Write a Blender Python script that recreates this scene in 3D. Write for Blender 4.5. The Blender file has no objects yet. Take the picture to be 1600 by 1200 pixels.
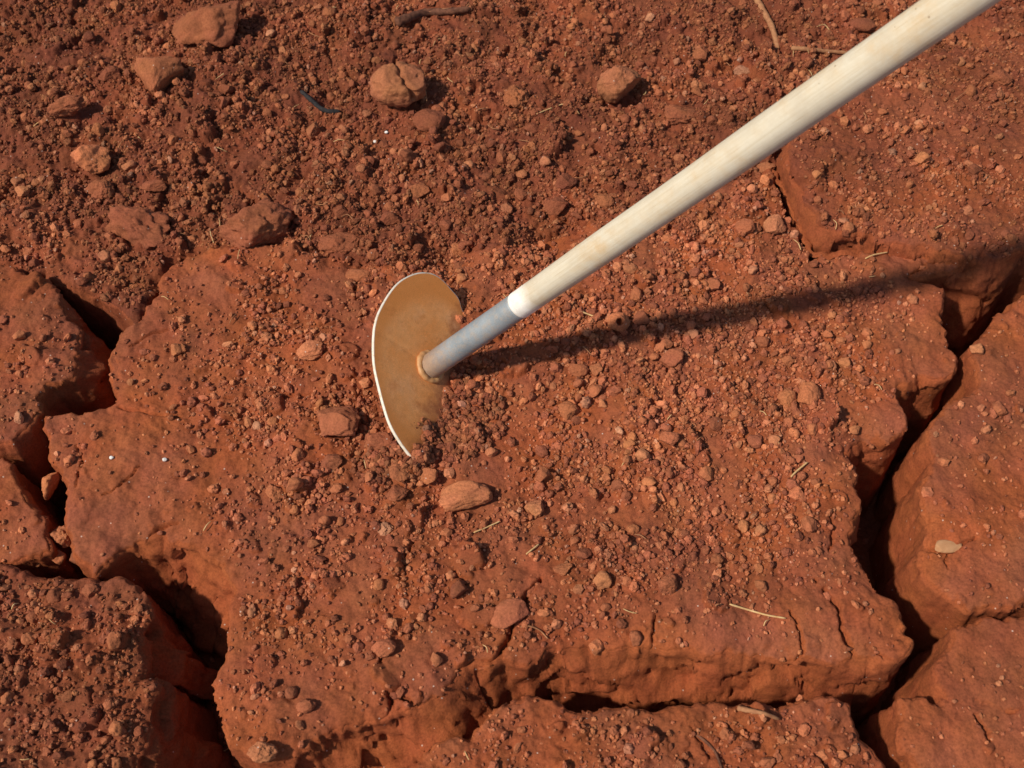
import bpy, math, random
import numpy as np

# ------------------------------------------------------------------ camera, sky, sun, exposure
R_ = math.radians
scene = bpy.context.scene
col = scene.collection
PITCH, HFOV, WID = R_(58), R_(50), 1.12
FPX = 800 / math.tan(HFOV / 2)
CF = np.array([0, math.cos(PITCH), -math.sin(PITCH)])
CU = np.array([0, math.sin(PITCH), math.cos(PITCH)])
CR = np.array([1.0, 0, 0])
CC = -CF * (WID * FPX / 1600)
cd = bpy.data.cameras.new('camera')
cam = bpy.data.objects.new('camera', cd)
col.objects.link(cam)
cam.location = CC
cam.rotation_euler = (R_(90) - PITCH, 0, 0)
cd.sensor_width = 36
cd.lens = 18 / math.tan(HFOV / 2)
cd.clip_start, cd.clip_end = 0.01, 300
cd.dof.use_dof = True
cd.dof.focus_distance = 1.17
cd.dof.aperture_fstop = 9.0
scene.camera = cam

SUN_EL, SUN_AZ = R_(50), R_(24)          # light travels towards +x, turned 24 deg to +y
world = bpy.data.worlds.new('World')
scene.world = world
world.use_nodes = True
wn = world.node_tree.nodes
sky = wn.new('ShaderNodeTexSky')
sky.sky_type = 'NISHITA'
sky.sun_disc = False
sky.sun_elevation = SUN_EL
sky.sun_rotation = R_(270) - SUN_AZ
wn['Background'].inputs['Strength'].default_value = 0.105
world.node_tree.links.new(sky.outputs[0], wn['Background'].inputs[0])
ld = bpy.data.lights.new('sun', 'SUN')
ld.energy = 4.4
ld.angle = R_(3.0)
ld.color = (1.0, 0.93, 0.82)
sun = bpy.data.objects.new('sun', ld)
col.objects.link(sun)
sun.location = (-2, -1, 3)
# the lamp shines along its -Z: turned so that -Z = (cos el cos az, cos el sin az, -sin el)
sun.rotation_euler = (R_(90) - SUN_EL, 0, SUN_AZ - R_(90))
scene.view_settings.view_transform = 'Standard'
scene.view_settings.look = 'None'
scene.view_settings.exposure = 0.0
scene.view_settings.gamma = 1.0
scene.view_settings.use_curve_mapping = False

rng = np.random.default_rng(7)
random.seed(7)


# ------------------------------------------------------------------ helpers
def ray(x, y):
    return CF + CR * (x - 800) / FPX + CU * (600 - y) / FPX


def at(x, y, z=0.0):
    """photo pixel -> point on the level z"""
    r = ray(x, y)
    return CC + r * (z - CC[2]) / r[2]


def depth(P):
    return float((np.asarray(P) - CC) @ CF)


def pix(x, y, z=0.0):
    vx = x - CC[0]; vy = y - CC[1]; vz = z - CC[2]
    d = vy * CF[1] + vz * CF[2]
    return 800 + FPX * vx / d, 600 - FPX * (vy * CU[1] + vz * CU[2]) / d


_perm = np.random.default_rng(3).permutation(256).astype(np.int64)
_perm = np.concatenate([_perm, _perm, _perm])
_ga = np.linspace(0, 2 * np.pi, 256, endpoint=False)
_g2 = np.stack([np.cos(_ga), np.sin(_ga)], 1)
_g3 = np.random.default_rng(4).normal(size=(256, 3))
_g3 /= np.linalg.norm(_g3, axis=1)[:, None]


def perlin2(x, y):
    xi = np.floor(x).astype(np.int64); yi = np.floor(y).astype(np.int64)
    xf = x - xi; yf = y - yi
    xi &= 255; yi &= 255
    u = xf * xf * xf * (xf * (xf * 6 - 15) + 10); v = yf * yf * yf * (yf * (yf * 6 - 15) + 10)
    def g(a, b, fx, fy):
        h = _g2[_perm[_perm[xi + a] + yi + b]]
        return h[..., 0] * fx + h[..., 1] * fy
    a = g(0, 0, xf, yf); b = g(1, 0, xf - 1, yf); c = g(0, 1, xf, yf - 1); d = g(1, 1, xf - 1, yf - 1)
    return 1.5 * ((a + u * (b - a)) * (1 - v) + (c + u * (d - c)) * v)


def perlin3(p):
    i = np.floor(p).astype(np.int64); f = p - i
    i &= 255
    w = f * f * f * (f * (f * 6 - 15) + 10)
    out = 0
    for a in (0, 1):
        for b in (0, 1):
            for c in (0, 1):
                h = _g3[_perm[_perm[_perm[i[..., 0] + a] + i[..., 1] + b] + i[..., 2] + c]]
                d = h[..., 0] * (f[..., 0] - a) + h[..., 1] * (f[..., 1] - b) + h[..., 2] * (f[..., 2] - c)
                wt = (w[..., 0] if a else 1 - w[..., 0]) * (w[..., 1] if b else 1 - w[..., 1]) * (w[..., 2] if c else 1 - w[..., 2])
                out = out + d * wt
    return 1.4 * out


def fbm2(x, y, s, n=3, off=0.0):
    t = 0; a = 1.0
    for k in range(n):
        t = t + a * perlin2(x * s + off + 17.3 * k, y * s - off + 9.1 * k)
        s *= 2.03; a *= 0.5
    return t


def fbm3(p, s, n=3, off=0.0):
    t = 0; a = 1.0
    for k in range(n):
        t = t + a * perlin3(p * s + off + 11.7 * k)
        s *= 2.03; a *= 0.5
    return t


def smooth(a, b, x):
    t = np.clip((x - a) / (b - a), 0, 1)
    return t * t * (3 - 2 * t)


def np_mesh(name, verts, faces, attrs=None, shade=True):
    """faces: (n,3) or (n,4) int array"""
    me = bpy.data.meshes.new(name)
    verts = np.ascontiguousarray(verts, dtype=np.float32)
    faces = np.ascontiguousarray(faces, dtype=np.int32)
    k = faces.shape[1]
    me.vertices.add(len(verts)); me.vertices.foreach_set('co', verts.ravel())
    me.loops.add(faces.size); me.loops.foreach_set('vertex_index', faces.ravel())
    me.polygons.add(len(faces))
    me.polygons.foreach_set('loop_start', np.arange(0, faces.size, k, dtype=np.int32))
    me.polygons.foreach_set('use_smooth', np.full(len(faces), shade))
    for an, av in (attrs or {}).items():
        a = me.attributes.new(an, 'FLOAT', 'POINT')
        a.data.foreach_set('value', np.ascontiguousarray(av, dtype=np.float32))
    me.update(calc_edges=True)
    return me


def obj(name, me, mat=None, parent=None):
    o = bpy.data.objects.new(name, me)
    col.objects.link(o)
    if mat is not None and not me.materials:
        me.materials.append(mat)
    if parent is not None:
        o.parent = parent
    return o


def tag(o, label=None, cat=None, group=None, kind=None):
    if label: o['label'] = label
    if cat: o['category'] = cat
    if group: o['group'] = group
    if kind: o['kind'] = kind
    return o


# ------------------------------------------------------------------ materials
class NT:
    def __init__(self, name):
        self.m = bpy.data.materials.new(name)
        self.m.use_nodes = True
        self.t = self.m.node_tree
        self.n = self.t.nodes
        self.b = self.n['Principled BSDF']
    def new(self, typ, **kw):
        nd = self.n.new(typ)
        for k, v in kw.items():
            if hasattr(nd, k): setattr(nd, k, v)
        return nd
    def link(self, a, b): self.t.links.new(a, b)
    def noise(self, vec, scale, detail=4, rough=0.55, w=None):
        nd = self.new('ShaderNodeTexNoise')
        nd.inputs['Scale'].default_value = scale
        nd.inputs['Detail'].default_value = detail
        nd.inputs['Roughness'].default_value = rough
        self.link(vec, nd.inputs['Vector'])
        return nd.outputs['Fac']
    def ramp(self, fac, stops):
        nd = self.new('ShaderNodeValToRGB')
        el = nd.color_ramp.elements
        while len(el) < len(stops): el.new(0.5)
        for e, (p, c) in zip(el, stops):
            e.position = p
            e.color = (*c, 1) if len(c) == 3 else c
        self.link(fac, nd.inputs['Fac'])
        return nd.outputs['Color']
    def mix(self, fac, a, b, mode='MIX'):
        nd = self.new('ShaderNodeMix')
        nd.data_type = 'RGBA'; nd.blend_type = mode
        for s, v in ((nd.inputs[0], fac), (nd.inputs[6], a), (nd.inputs[7], b)):
            if hasattr(v, 'type') and hasattr(v, 'is_linked'): self.link(v, s)
            elif isinstance(v, (int, float)): s.default_value = v
            else: s.default_value = (*v, 1)
        return nd.outputs[2]
    def math(self, op, a, b=None, c=None):
        nd = self.new('ShaderNodeMath'); nd.operation = op
        for s, v in zip(nd.inputs, (a, b, c)):
            if v is None: continue
            if isinstance(v, (int, float)): s.default_value = v
            else: self.link(v, s)
        return nd.outputs[0]


def g3(v): return (v, v, v)

FRESH = (0.286, 0.072, 0.025)
CRUST = (0.260, 0.076, 0.036)
LOOSE = (0.152, 0.043, 0.022)


def soil_material(name, ground, tone=1.0, grit=False):
    k = NT(name)
    vec = k.new('ShaderNodeNewGeometry').outputs['Position']
    if not ground:
        oi = k.new('ShaderNodeObjectInfo')
    n1 = k.noise(vec, 9, 4)
    n2 = k.noise(vec, 55, 4, 0.6)
    n3 = k.noise(vec, 420, 3, 0.65)
    if ground:
        a1 = k.new('ShaderNodeAttribute', attribute_name='dust')
        a2 = k.new('ShaderNodeAttribute', attribute_name='loose')
        base = k.mix(a1.outputs['Fac'], FRESH, CRUST)
        base = k.mix(a2.outputs['Fac'], base, LOOSE)
    else:
        r = oi.outputs['Random']
        base = k.ramp(r, [(0.0, (0.24, 0.074, 0.037)), (0.35, (0.335, 0.104, 0.048)), (0.7, (0.415, 0.140, 0.058)),
                          (0.97, (0.44, 0.165, 0.076)), (1.0, (0.45, 0.21, 0.12))])
    if not ground and tone != 1.0:
        base = k.mix(1.0, base, (tone, tone * 0.98, tone), 'MULTIPLY')
    if grit:
        at_ = k.new('ShaderNodeAttribute', attribute_name='tone', attribute_type='INSTANCER')
        base = k.mix(1.0, base, at_.outputs['Color'], 'MULTIPLY')
    v1 = k.ramp(n1, [(0.30, g3(0.87)), (0.70, g3(1.13))])
    v2 = k.ramp(n2, [(0.28, g3(0.84)), (0.5, g3(1.0)), (0.75, g3(1.14))])
    v3 = k.ramp(n3, [(0.25, g3(0.68)), (0.5, g3(1.0)), (0.78, g3(1.28))])
    c = k.mix(1.0, base, v1, 'MULTIPLY')
    c = k.mix(1.0, c, v2, 'MULTIPLY')
    c = k.mix(1.0, c, v3, 'MULTIPLY')
    # warm hue drift between orange and purplish red
    hue = k.ramp(k.noise(vec, 23, 3), [(0.35, (1.0, 0.96, 0.99)), (0.65, (1.0, 1.05, 0.95))])
    c = k.mix(1.0, c, hue, 'MULTIPLY')
    # sparse pale mineral flecks
    vo = k.new('ShaderNodeTexVoronoi'); vo.inputs['Scale'].default_value = 260
    k.link(vec, vo.inputs['Vector'])
    sep = k.new('ShaderNodeSeparateColor'); k.link(vo.outputs['Color'], sep.inputs[0])
    fl = k.math('MULTIPLY', k.math('GREATER_THAN', sep.outputs[0], 0.985), k.math('LESS_THAN', vo.outputs['Distance'], 0.22))
    c = k.mix(k.math('MULTIPLY', fl, 0.7), c, (0.55, 0.42, 0.33))
    k.link(c, k.b.inputs['Base Color'])
    k.b.inputs['Roughness'].default_value = 0.95
    k.b.inputs['Specular IOR Level'].default_value = 0.12
    # fine relief
    bp = k.new('ShaderNodeBump')
    bp.inputs['Strength'].default_value = 0.9
    bp.inputs['Distance'].default_value = 0.0016 if ground else 0.0015
    k.link(k.noise(vec, 230 if ground else 330, 6, 0.75), bp.inputs['Height'])
    k.link(bp.outputs[0], k.b.inputs['Normal'])
    return k.m


M_GROUND = soil_material('red_soil', True)
M_CLOD = soil_material('red_clod', False)
M_DARK = soil_material('dark_red_clod', False, 0.78)
M_BRIGHT = soil_material('orange_clod', False, 1.15)
M_DULL = soil_material('dull_red_clod', False, 0.76)
M_GRIT = soil_material('red_grit', False, 1.0, True)


def wood_material():
    k = NT('pale_wood')
    tc = k.new('ShaderNodeTexCoord'); vec = tc.outputs['Object']
    mp = k.new('ShaderNodeMapping'); mp.inputs['Scale'].default_value = (1, 1, 0.035)
    k.link(vec, mp.inputs[0])
    n1 = k.noise(mp.outputs[0], 420, 5, 0.6)
    n2 = k.noise(vec, 14, 4)
    n3 = k.noise(vec, 60, 5, 0.65)
    base = k.ramp(n1, [(0.30, (0.51, 0.44, 0.315)), (0.55, (0.57, 0.505, 0.38)), (0.8, (0.605, 0.545, 0.42))])
    # clay rubbed into the grain, freshly shaved collar at the socket end
    st = k.math('MULTIPLY', k.ramp(n2, [(0.44, g3(0)), (0.66, g3(1))]), k.ramp(n3, [(0.38, g3(0)), (0.7, g3(1))]))
    c = k.mix(k.math('MULTIPLY', st, 0.8), base, (0.52, 0.33, 0.14))
    gr = k.ramp(k.noise(mp.outputs[0], 900, 2), [(0.62, g3(0)), (0.72, g3(1))])
    c = k.mix(k.math('MULTIPLY', gr, 0.40), c, (0.36, 0.26, 0.14))
    sp = k.new('ShaderNodeSeparateXYZ'); k.link(vec, sp.inputs[0])
    zz = k.math('ADD', sp.outputs[2], k.math('MULTIPLY', k.noise(vec, 40, 3), 0.020))
    sh = k.ramp(zz, [(0.168, g3(1)), (0.180, g3(0))])
    c = k.mix(k.math('MULTIPLY', sh, 0.9), c, (0.86, 0.82, 0.74))
    c = k.mix(k.math('MULTIPLY', k.ramp(k.noise(vec, 32, 6, 0.7), [(0.46, g3(0)), (0.68, g3(1))]), 0.38), c, (0.40, 0.33, 0.235))
    vo = k.new('ShaderNodeTexVoronoi'); vo.inputs['Scale'].default_value = 55; k.link(vec, vo.inputs['Vector'])
    c = k.mix(k.math('MULTIPLY', k.math('LESS_THAN', vo.outputs['Distance'], 0.045), 0.6), c, (0.16, 0.09, 0.05))
    k.link(c, k.b.inputs['Base Color'])
    k.b.inputs['Roughness'].default_value = 0.8
    k.b.inputs['Specular IOR Level'].default_value = 0.12
    bp = k.new('ShaderNodeBump'); bp.inputs['Strength'].default_value = 0.35; bp.inputs['Distance'].default_value = 0.0006
    k.link(n1, bp.inputs['Height']); k.link(bp.outputs[0], k.b.inputs['Normal'])
    return k.m


def metal_material(name, kind):
    k = NT(name)
    tc = k.new('ShaderNodeTexCoord'); vec = tc.outputs['Object']
    n1 = k.noise(vec, 22, 5, 0.6)
    n2 = k.noise(vec, 160, 5, 0.65)
    n3 = k.noise(vec, 900, 2, 0.6)
    if kind == 'steel':
        base = k.ramp(n1, [(0.3, (0.19, 0.215, 0.228)), (0.7, (0.32, 0.345, 0.35))])
        sp = k.new('ShaderNodeSeparateXYZ'); k.link(vec, sp.inputs[0])
        # clay on the underside and towards the weld
        low = k.math('ADD', k.math('MULTIPLY', sp.outputs[0], 34.0), k.math('MULTIPLY', n2, 1.5))
        near = k.math('ADD', k.math('MULTIPLY', sp.outputs[2], -11.0), k.math('ADD', 0.62, k.math('MULTIPLY', n2, 0.5)))
        d = k.math('MAXIMUM', k.ramp(low, [(0.95, g3(0)), (1.15, g3(1))]), k.ramp(near, [(0.30, g3(0)), (0.8, g3(0.8))]))
        c = k.mix(d, base, (0.36, 0.20, 0.10))
        c = k.mix(k.math('MULTIPLY', k.ramp(n2, [(0.46, g3(0)), (0.62, g3(1))]), 0.40), c, (0.40, 0.30, 0.21))
        met, rough = 0.2, 0.6
    elif kind == 'rust':
        base = k.ramp(n1, [(0.30, (0.76, 0.27, 0.062)), (0.55, (0.80, 0.345, 0.115)), (0.78, (0.80, 0.40, 0.18))])
        c = k.mix(1.0, base, k.ramp(n2, [(0.3, g3(0.92)), (0.7, g3(1.08))]), 'MULTIPLY')
        sp = k.new('ShaderNodeSeparateXYZ'); k.link(vec, sp.inputs[0])
        rim = k.math('ADD', k.math('MULTIPLY', k.math('POWER', k.math('ADD', k.math('POWER', sp.outputs[0], 2.0), k.math('POWER', k.math('MULTIPLY', sp.outputs[1], 1.22), 2.0)), 0.5), 10.0), k.math('MULTIPLY', n1, 0.25))
        c = k.mix(k.ramp(rim, [(0.86, g3(0)), (1.14, g3(0.75))]), c, (0.68, 0.24, 0.055))
        n4 = k.noise(vec, 48, 6, 0.7)
        c = k.mix(k.math('MULTIPLY', k.ramp(n4, [(0.52, g3(0)), (0.66, g3(1))]), 0.55), c, (0.60, 0.20, 0.05))
        low = k.math('ADD', k.math('MULTIPLY', sp.outputs[1], -16.0), k.math('MULTIPLY', n4, 1.0))
        c = k.mix(k.ramp(low, [(0.52, g3(0)), (0.95, g3(0.9))]), c, (0.30, 0.088, 0.035))
        met, rough = 0.0, 0.75
        k.b.inputs['Specular IOR Level'].default_value = 0.15
    elif kind == 'weld':
        c = k.ramp(n2, [(0.3, (0.44, 0.19, 0.06)), (0.6, (0.50, 0.26, 0.10)), (0.75, (0.55, 0.34, 0.17))])
        met, rough = 0.0, 0.6
    else:
        c = k.ramp(n2, [(0.30, (0.60, 0.40, 0.22)), (0.45, (0.70, 0.61, 0.47)), (0.8, (0.80, 0.74, 0.64))])
        met, rough = 0.0, 0.4
    c = k.mix(1.0, c, k.ramp(n3, [(0.3, g3(0.90)), (0.7, g3(1.10))]), 'MULTIPLY')
    k.link(c, k.b.inputs['Base Color'])
    k.b.inputs['Metallic'].default_value = met
    k.b.inputs['Roughness'].default_value = rough
    bp = k.new('ShaderNodeBump'); bp.inputs['Strength'].default_value = 0.3; bp.inputs['Distance'].default_value = 0.0005
    k.link(n2, bp.inputs['Height']); k.link(bp.outputs[0], k.b.inputs['Normal'])
    return k.m


def plain_material(name, c0, c1, scale=200, rough=0.8):
    k = NT(name)
    tc = k.new('ShaderNodeTexCoord')
    n = k.noise(tc.outputs['Object'], scale, 4)
    k.link(k.ramp(n, [(0.3, c0), (0.7, c1)]), k.b.inputs['Base Color'])
    k.b.inputs['Roughness'].default_value = rough
    k.b.inputs['Specular IOR Level'].default_value = 0.15
    bp = k.new('ShaderNodeBump'); bp.inputs['Strength'].default_value = 0.5; bp.inputs['Distance'].default_value = 0.0006
    k.link(n, bp.inputs['Height']); k.link(bp.outputs[0], k.b.inputs['Normal'])
    return k.m


M_WOOD = wood_material()
M_STEEL = metal_material('grey_steel', 'steel')
M_RUST = metal_material('rusty_steel', 'rust')
M_WELD = metal_material('rusty_weld', 'weld')
M_EDGE = metal_material('worn_bright_steel', 'edge')
M_STRAW = plain_material('dry_straw', (0.50, 0.27, 0.10), (0.62, 0.42, 0.20))
M_ROOT = plain_material('brown_root', (0.26, 0.10, 0.045), (0.40, 0.19, 0.085))
M_BARK = plain_material('dark_bark', (0.05, 0.02, 0.012), (0.19, 0.075, 0.04))
M_CHAR = plain_material('charred_twig', (0.012, 0.011, 0.011), (0.04, 0.034, 0.032))
M_WHITE = plain_material('white_stone', (0.62, 0.55, 0.47), (0.78, 0.74, 0.68))
M_PALE = plain_material('yellowish_stone', (0.36, 0.17, 0.075), (0.46, 0.24, 0.115), 120)

# ------------------------------------------------------------------ the soil: height field of cracked plates
def axis(lo, hi, f, far):
    a = [lo]
    while a[-1] < hi: a.append(a[-1] + f(a[-1]))
    up, s = [a[-1]], f(a[-1])
    while up[-1] < far: s *= 1.09; up.append(up[-1] + s)
    dn, s = [lo], f(lo)
    while dn[-1] > -far: s *= 1.09; dn.append(dn[-1] - s)
    return np.array(dn[:0:-1] + a + up[1:])

gx = axis(-0.76, 0.76, lambda v: 0.00145, 40)
gy = axis(-0.44, 0.67, lambda v: 0.00125 + 0.0006 * (v + 0.44), 40)
X, Y = np.meshgrid(gx, gy, indexing='xy')          # rows = y
NY, NX = X.shape

# plates: (px, py, run of the wall in mm); default run 8
PL = {}
PL['main'] = (0.0, [(270, 410), (330, 390), (430, 383), (490, 392, 20), (560, 402, 45), (640, 400, 45), (760, 380, 45), (900, 350, 45), (1050, 310, 45),
    (1170, 272, 40), (1208, 258, 6), (1232, 300, 6), (1258, 350, 6), (1272, 392, 6), (1600, 402), (1420, 432), (1468, 456, 5), (1475, 511, 5),
    (1482, 545, 5), (1495, 575, 5), (1480, 590, 12), (1440, 582, 22), (1404, 602, 24), (1401, 622, 16), (1411, 648, 6), (1413, 667, 8),
    (1392, 683, 15), (1357, 679, 25), (1320, 699, 24), (1328, 726, 18), (1339, 766, 14), (1342, 795, 12), (1331, 827, 18), (1328, 845, 18),
    (1342, 880, 14), (1353, 910, 10), (1375, 925, 6), (1397, 943, 6), (1413, 966, 6), (1422, 997, 6), (1414, 1023, 9), (1395, 1031, 18),
    (1357, 1017, 30), (1300, 1028, 30), (1240, 1022, 32), (1200, 1018, 34), (1100, 1010, 38), (1000, 1003, 42), (900, 1000, 42), (850, 1005, 35),
    (825, 1030, 25), (790, 1028, 30), (745, 1032, 85), (720, 1052, 95), (690, 1078, 95), (640, 1098, 90), (560, 1125, 70), (480, 1160, 35),
    (400, 1180, 15), (360, 1165, 8), (351, 1120, 6), (337, 1087, 6), (334, 1070, 6), (348, 1043, 6), (358, 1009, 6), (352, 985, 8),
    (364, 950, 18), (374, 915, 32), (340, 878, 42), (300, 848, 42), (250, 836, 38), (205, 846, 32), (165, 870, 12), (148, 885, 9), (128, 867),
    (111, 834), (105, 771), (94, 731), (78, 710), (69, 670), (74, 653, 6), (111, 650, 4), (169, 633, 4), (177, 619, 5), (174, 569, 5),
    (179, 535, 5), (196, 508, 5), (219, 505, 5), (229, 478, 6), (250, 464, 6), (250, 440, 6)])
PL['a'] = (0.002, [(-480, 405), (20, 419), (67, 434), (94, 467, 14), (105, 491, 30), (118, 511, 38), (121, 545, 38), (115, 579, 34), (81, 599, 10),
    (67, 619), (61, 643), (20, 690), (-480, 700)])
PL['b'] = (-0.012, [(-480, 706), (0, 714), (20, 724), (26, 771, 14), (66, 815, 8), (72, 852), (20, 874), (-480, 876)])
PL['c'] = (-0.002, [(-480, 880), (0, 882), (60, 892), (110, 903), (148, 899), (190, 900, 6), (216, 928, 6), (236, 955, 8), (218, 972, 40),
    (214, 1016, 42), (222, 1058, 26), (248, 1070, 12), (224, 1110, 34), (216, 1154, 40), (190, 1215, 40), (170, 1600, 30), (-480, 1600)])
PL['d'] = (-0.004, [(540, 1600), (590, 1235, 6), (650, 1195, 6), (680, 1165, 6), (740, 1155, 5), (760, 1122, 5), (790, 1103, 5), (830, 1088, 5),
    (860, 1104), (900, 1118), (950, 1110), (1020, 1109), (1100, 1102), (1150, 1099), (1210, 1114), (1260, 1098), (1290, 1092), (1322, 1103, 6),
    (1333, 1126, 10), (1340, 1156, 12), (1385, 1205, 10), (1430, 1600)])
PL['e'] = (-0.006, [(1489, 989), (1520, 984), (1557, 967), (1600, 967), (2080, 975), (2080, 1106), (1560, 1104), (1510, 1093), (1479, 1095, 7),
    (1467, 1073, 8), (1471, 1046, 10), (1485, 1012, 8)])
PL['h'] = (-0.008, [(1408, 1100), (1426, 1102), (1446, 1100), (1461, 1112), (1492, 1091), (1560, 1108), (2080, 1112), (2080, 1600), (1500, 1600),
    (1447, 1202), (1431, 1169), (1413, 1165), (1408, 1133)])
PL['f'] = (0.0, [(1597, 464), (1566, 488), (1549, 522), (1528, 535), (1518, 549), (1528, 592), (1525, 615), (1500, 632), (1476, 640), (1464, 659),
    (1454, 683), (1456, 700), (1466, 717), (1452, 740), (1444, 767), (1451, 796), (1451, 837), (1440, 867), (1446, 901, 7), (1458, 918, 9),
    (1492, 934, 10), (1521, 954, 10), (1561, 946, 10), (1600, 940, 10), (2080, 938), (2080, 430), (1640, 446)])
PL['g'] = (0.026, [(1236, 229, 12), (1234, 263, 12), (1251, 287, 14), (1262, 310, 14), (1276, 335, 14), (1290, 352, 24), (1364, 359, 30), (1448, 374, 34),
    (1500, 390, 42), (1545, 396, 36), (1586, 392, 12), (1605, 378), (2080, 366), (2200, 60), (1600, 62, 20), (1500, 66, 25), (1420, 92, 25),
    (1290, 165, 20), (1240, 215, 12)])
NAMES = list(PL)

# ragged edges: look the plates up through a warped plane
fine = (np.abs(X) < 0.95) & (Y > -0.62) & (Y < 0.85)
def warp(x, y): return x + 0.0045 * fbm2(x, y, 20, 2, 3.1), y + 0.0045 * fbm2(x, y, 20, 2, 41.7)
WX, WY = warp(X, Y)
LIP = 0.0035                                       # how far a top surface reaches past its edge


def notch(x, y, q):
    return 0.0045 * perlin2(x * 34 + q, y * 34) + 0.0030 * (np.abs(perlin2(x * 70, y * 70 + q)) * 2 - .5) + 0.0006 * perlin2(x * 160, y * 160)


def unwarp(P):
    Q = P.copy()
    for _ in range(4):
        wx, wy = warp(Q[:, 0], Q[:, 1])
        Q[:, 0] += P[:, 0] - wx; Q[:, 1] += P[:, 1] - wy
    return Q


def facets(p, s, seed):
    """blocky relief: every cell of a jittered lattice gets its own level and tilt"""
    r = np.random.default_rng(seed)
    jit = r.uniform(-.5, .5, (512, 3)); lev = r.uniform(-.6, .6, 512); gr = r.normal(0, 1.1, (512, 3))
    p = p * s; c = np.floor(p).astype(np.int64); best = np.full(len(p), 1e9); out = np.zeros(len(p))
    for a in (-1, 0, 1):
        for b in (-1, 0, 1):
            for d in (-1, 0, 1):
                cc = c + (a, b, d)
                h = (cc[:, 0] * 73856093 ^ cc[:, 1] * 19349663 ^ cc[:, 2] * 83492791) & 511
                v = p - (cc + 0.5 + jit[h] * 0.9)
                e = (v * v).sum(1)
                w = e < best
                best = np.where(w, e, best); out = np.where(w, lev[h] + (v * gr[h]).sum(1), out)
    return out


def wall_strip(P, runs, topf, q, closed=True, step=0.0021, rows=36):
    """the broken side of a plate: a strip hung from its edge, every vertex placed in space"""
    n = len(P); pts, rn = [], []
    for k in range(n if closed else n - 1):
        a, b = P[k], P[(k + 1) % n]
        m = max(1, int(np.hypot(*(b - a)) / step))
        t = np.arange(m) / m
        pts.append(a + (b - a) * t[:, None]); rn.append(runs[k] + (runs[(k + 1) % n] - runs[k]) * t)
    Q = np.vstack(pts); rn = np.concatenate(rn)
    area = np.sum(P[:, 0] * np.roll(P[:, 1], -1) - np.roll(P[:, 0], -1) * P[:, 1])
    Q = unwarp(Q)
    T = np.roll(Q, -1, 0) - np.roll(Q, 1, 0)
    nr = np.stack([T[:, 1], -T[:, 0]], 1) * (1 if area > 0 else -1)
    if not closed: nr[0], nr[-1] = nr[1], nr[-2]
    for _ in range(10): nr = (np.roll(nr, 1, 0) + 2 * nr + np.roll(nr, -1, 0)) / 4 if closed else np.vstack([nr[:1], (nr[:-2] + 2 * nr[1:-1] + nr[2:]) / 4, nr[-1:]])
    nr /= np.linalg.norm(nr, axis=1)[:, None] + 1e-12
    for _ in range(12): rn = (np.roll(rn, 1) + rn + np.roll(rn, -1)) / 3
    Q0 = Q
    Q = Q0 - nr * notch(Q[:, 0], Q[:, 1], q)[:, None]
    zt = topf(Q[:, 0], Q[:, 1], rn)
    zs = zt.copy()
    for _ in range(60): zs = (np.roll(zs, 1) + zs + np.roll(zs, -1)) / 3
    m = len(Q)
    sv = np.concatenate([[-0.06, -0.02], np.linspace(0.004, 1, rows - 2) ** 1.15])
    VV = np.zeros((rows, m, 3))
    for j, sj in enumerate(sv):
        if sj < 0:
            off = -0.006 if j == 0 else 0.0; z = zt - (0.0045 if j == 0 else 0.0015)
            off = np.full(m, off)
        else:
            off = 0.0030 + rn * (1.25 * sj - 0.25 * sj * sj); z = zt - 0.0045 - DEPTH * sj
        k_ = math.exp(-max(sj, 0) / 0.09)                # the notches of the upper edge die out down the wall
        VV[j, :, :2] = Q * k_ + Q0 * (1 - k_) + nr * off[:, None]; VV[j, :, 2] = z + (zs - zt) * (1 - k_)
    w = smooth(0.0, 0.07, sv)[:, None].repeat(m, 1)
    p0 = VV.reshape(-1, 3)
    p = p0 * (1, 1, 1.3)                             # layered: changes faster down the wall than along it
    pw = p + 0.005 * np.stack([perlin3(p * 55), perlin3(p * 55 + 9), perlin3(p * 55 + 20)], 1)
    amp = np.tile(np.clip(rn / 0.030, 0.30, 1.5), rows)
    d = amp * (0.0034 * facets(pw, 19, 1 + q) + 0.0012 * facets(pw, 55, 20 + q) + 0.0060 * perlin3(p * 13 + q) + 0.0024 * perlin3(p * 34 + q)) + 0.0013 * fbm3(p, 120, 2, 2) + 0.0007 * perlin3(p * 420)
    d = np.clip(d, -0.016, 0.016) * w.ravel() + 0.0008 * perlin3(p * 200) * (w.ravel() > 0)
    VV = p0.reshape(rows, m, 3)
    VV[..., :2] += nr[None] * d.reshape(rows, m)[..., None]
    VV[..., 2] += 0.35 * d.reshape(rows, m) + 0.0015 * w * perlin3(p * 90 + 3).reshape(rows, m)
    ix = np.arange(rows * m).reshape(rows, m)
    if closed: ix = np.hstack([ix, ix[:, :1]])
    f = np.stack([ix[:-1, :-1], ix[1:, :-1], ix[1:, 1:], ix[:-1, 1:]], -1).reshape(-1, 4)
    if area < 0: f = f[:, ::-1]
    return VV.reshape(-1, 3), f
STRIPS = {}



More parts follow.
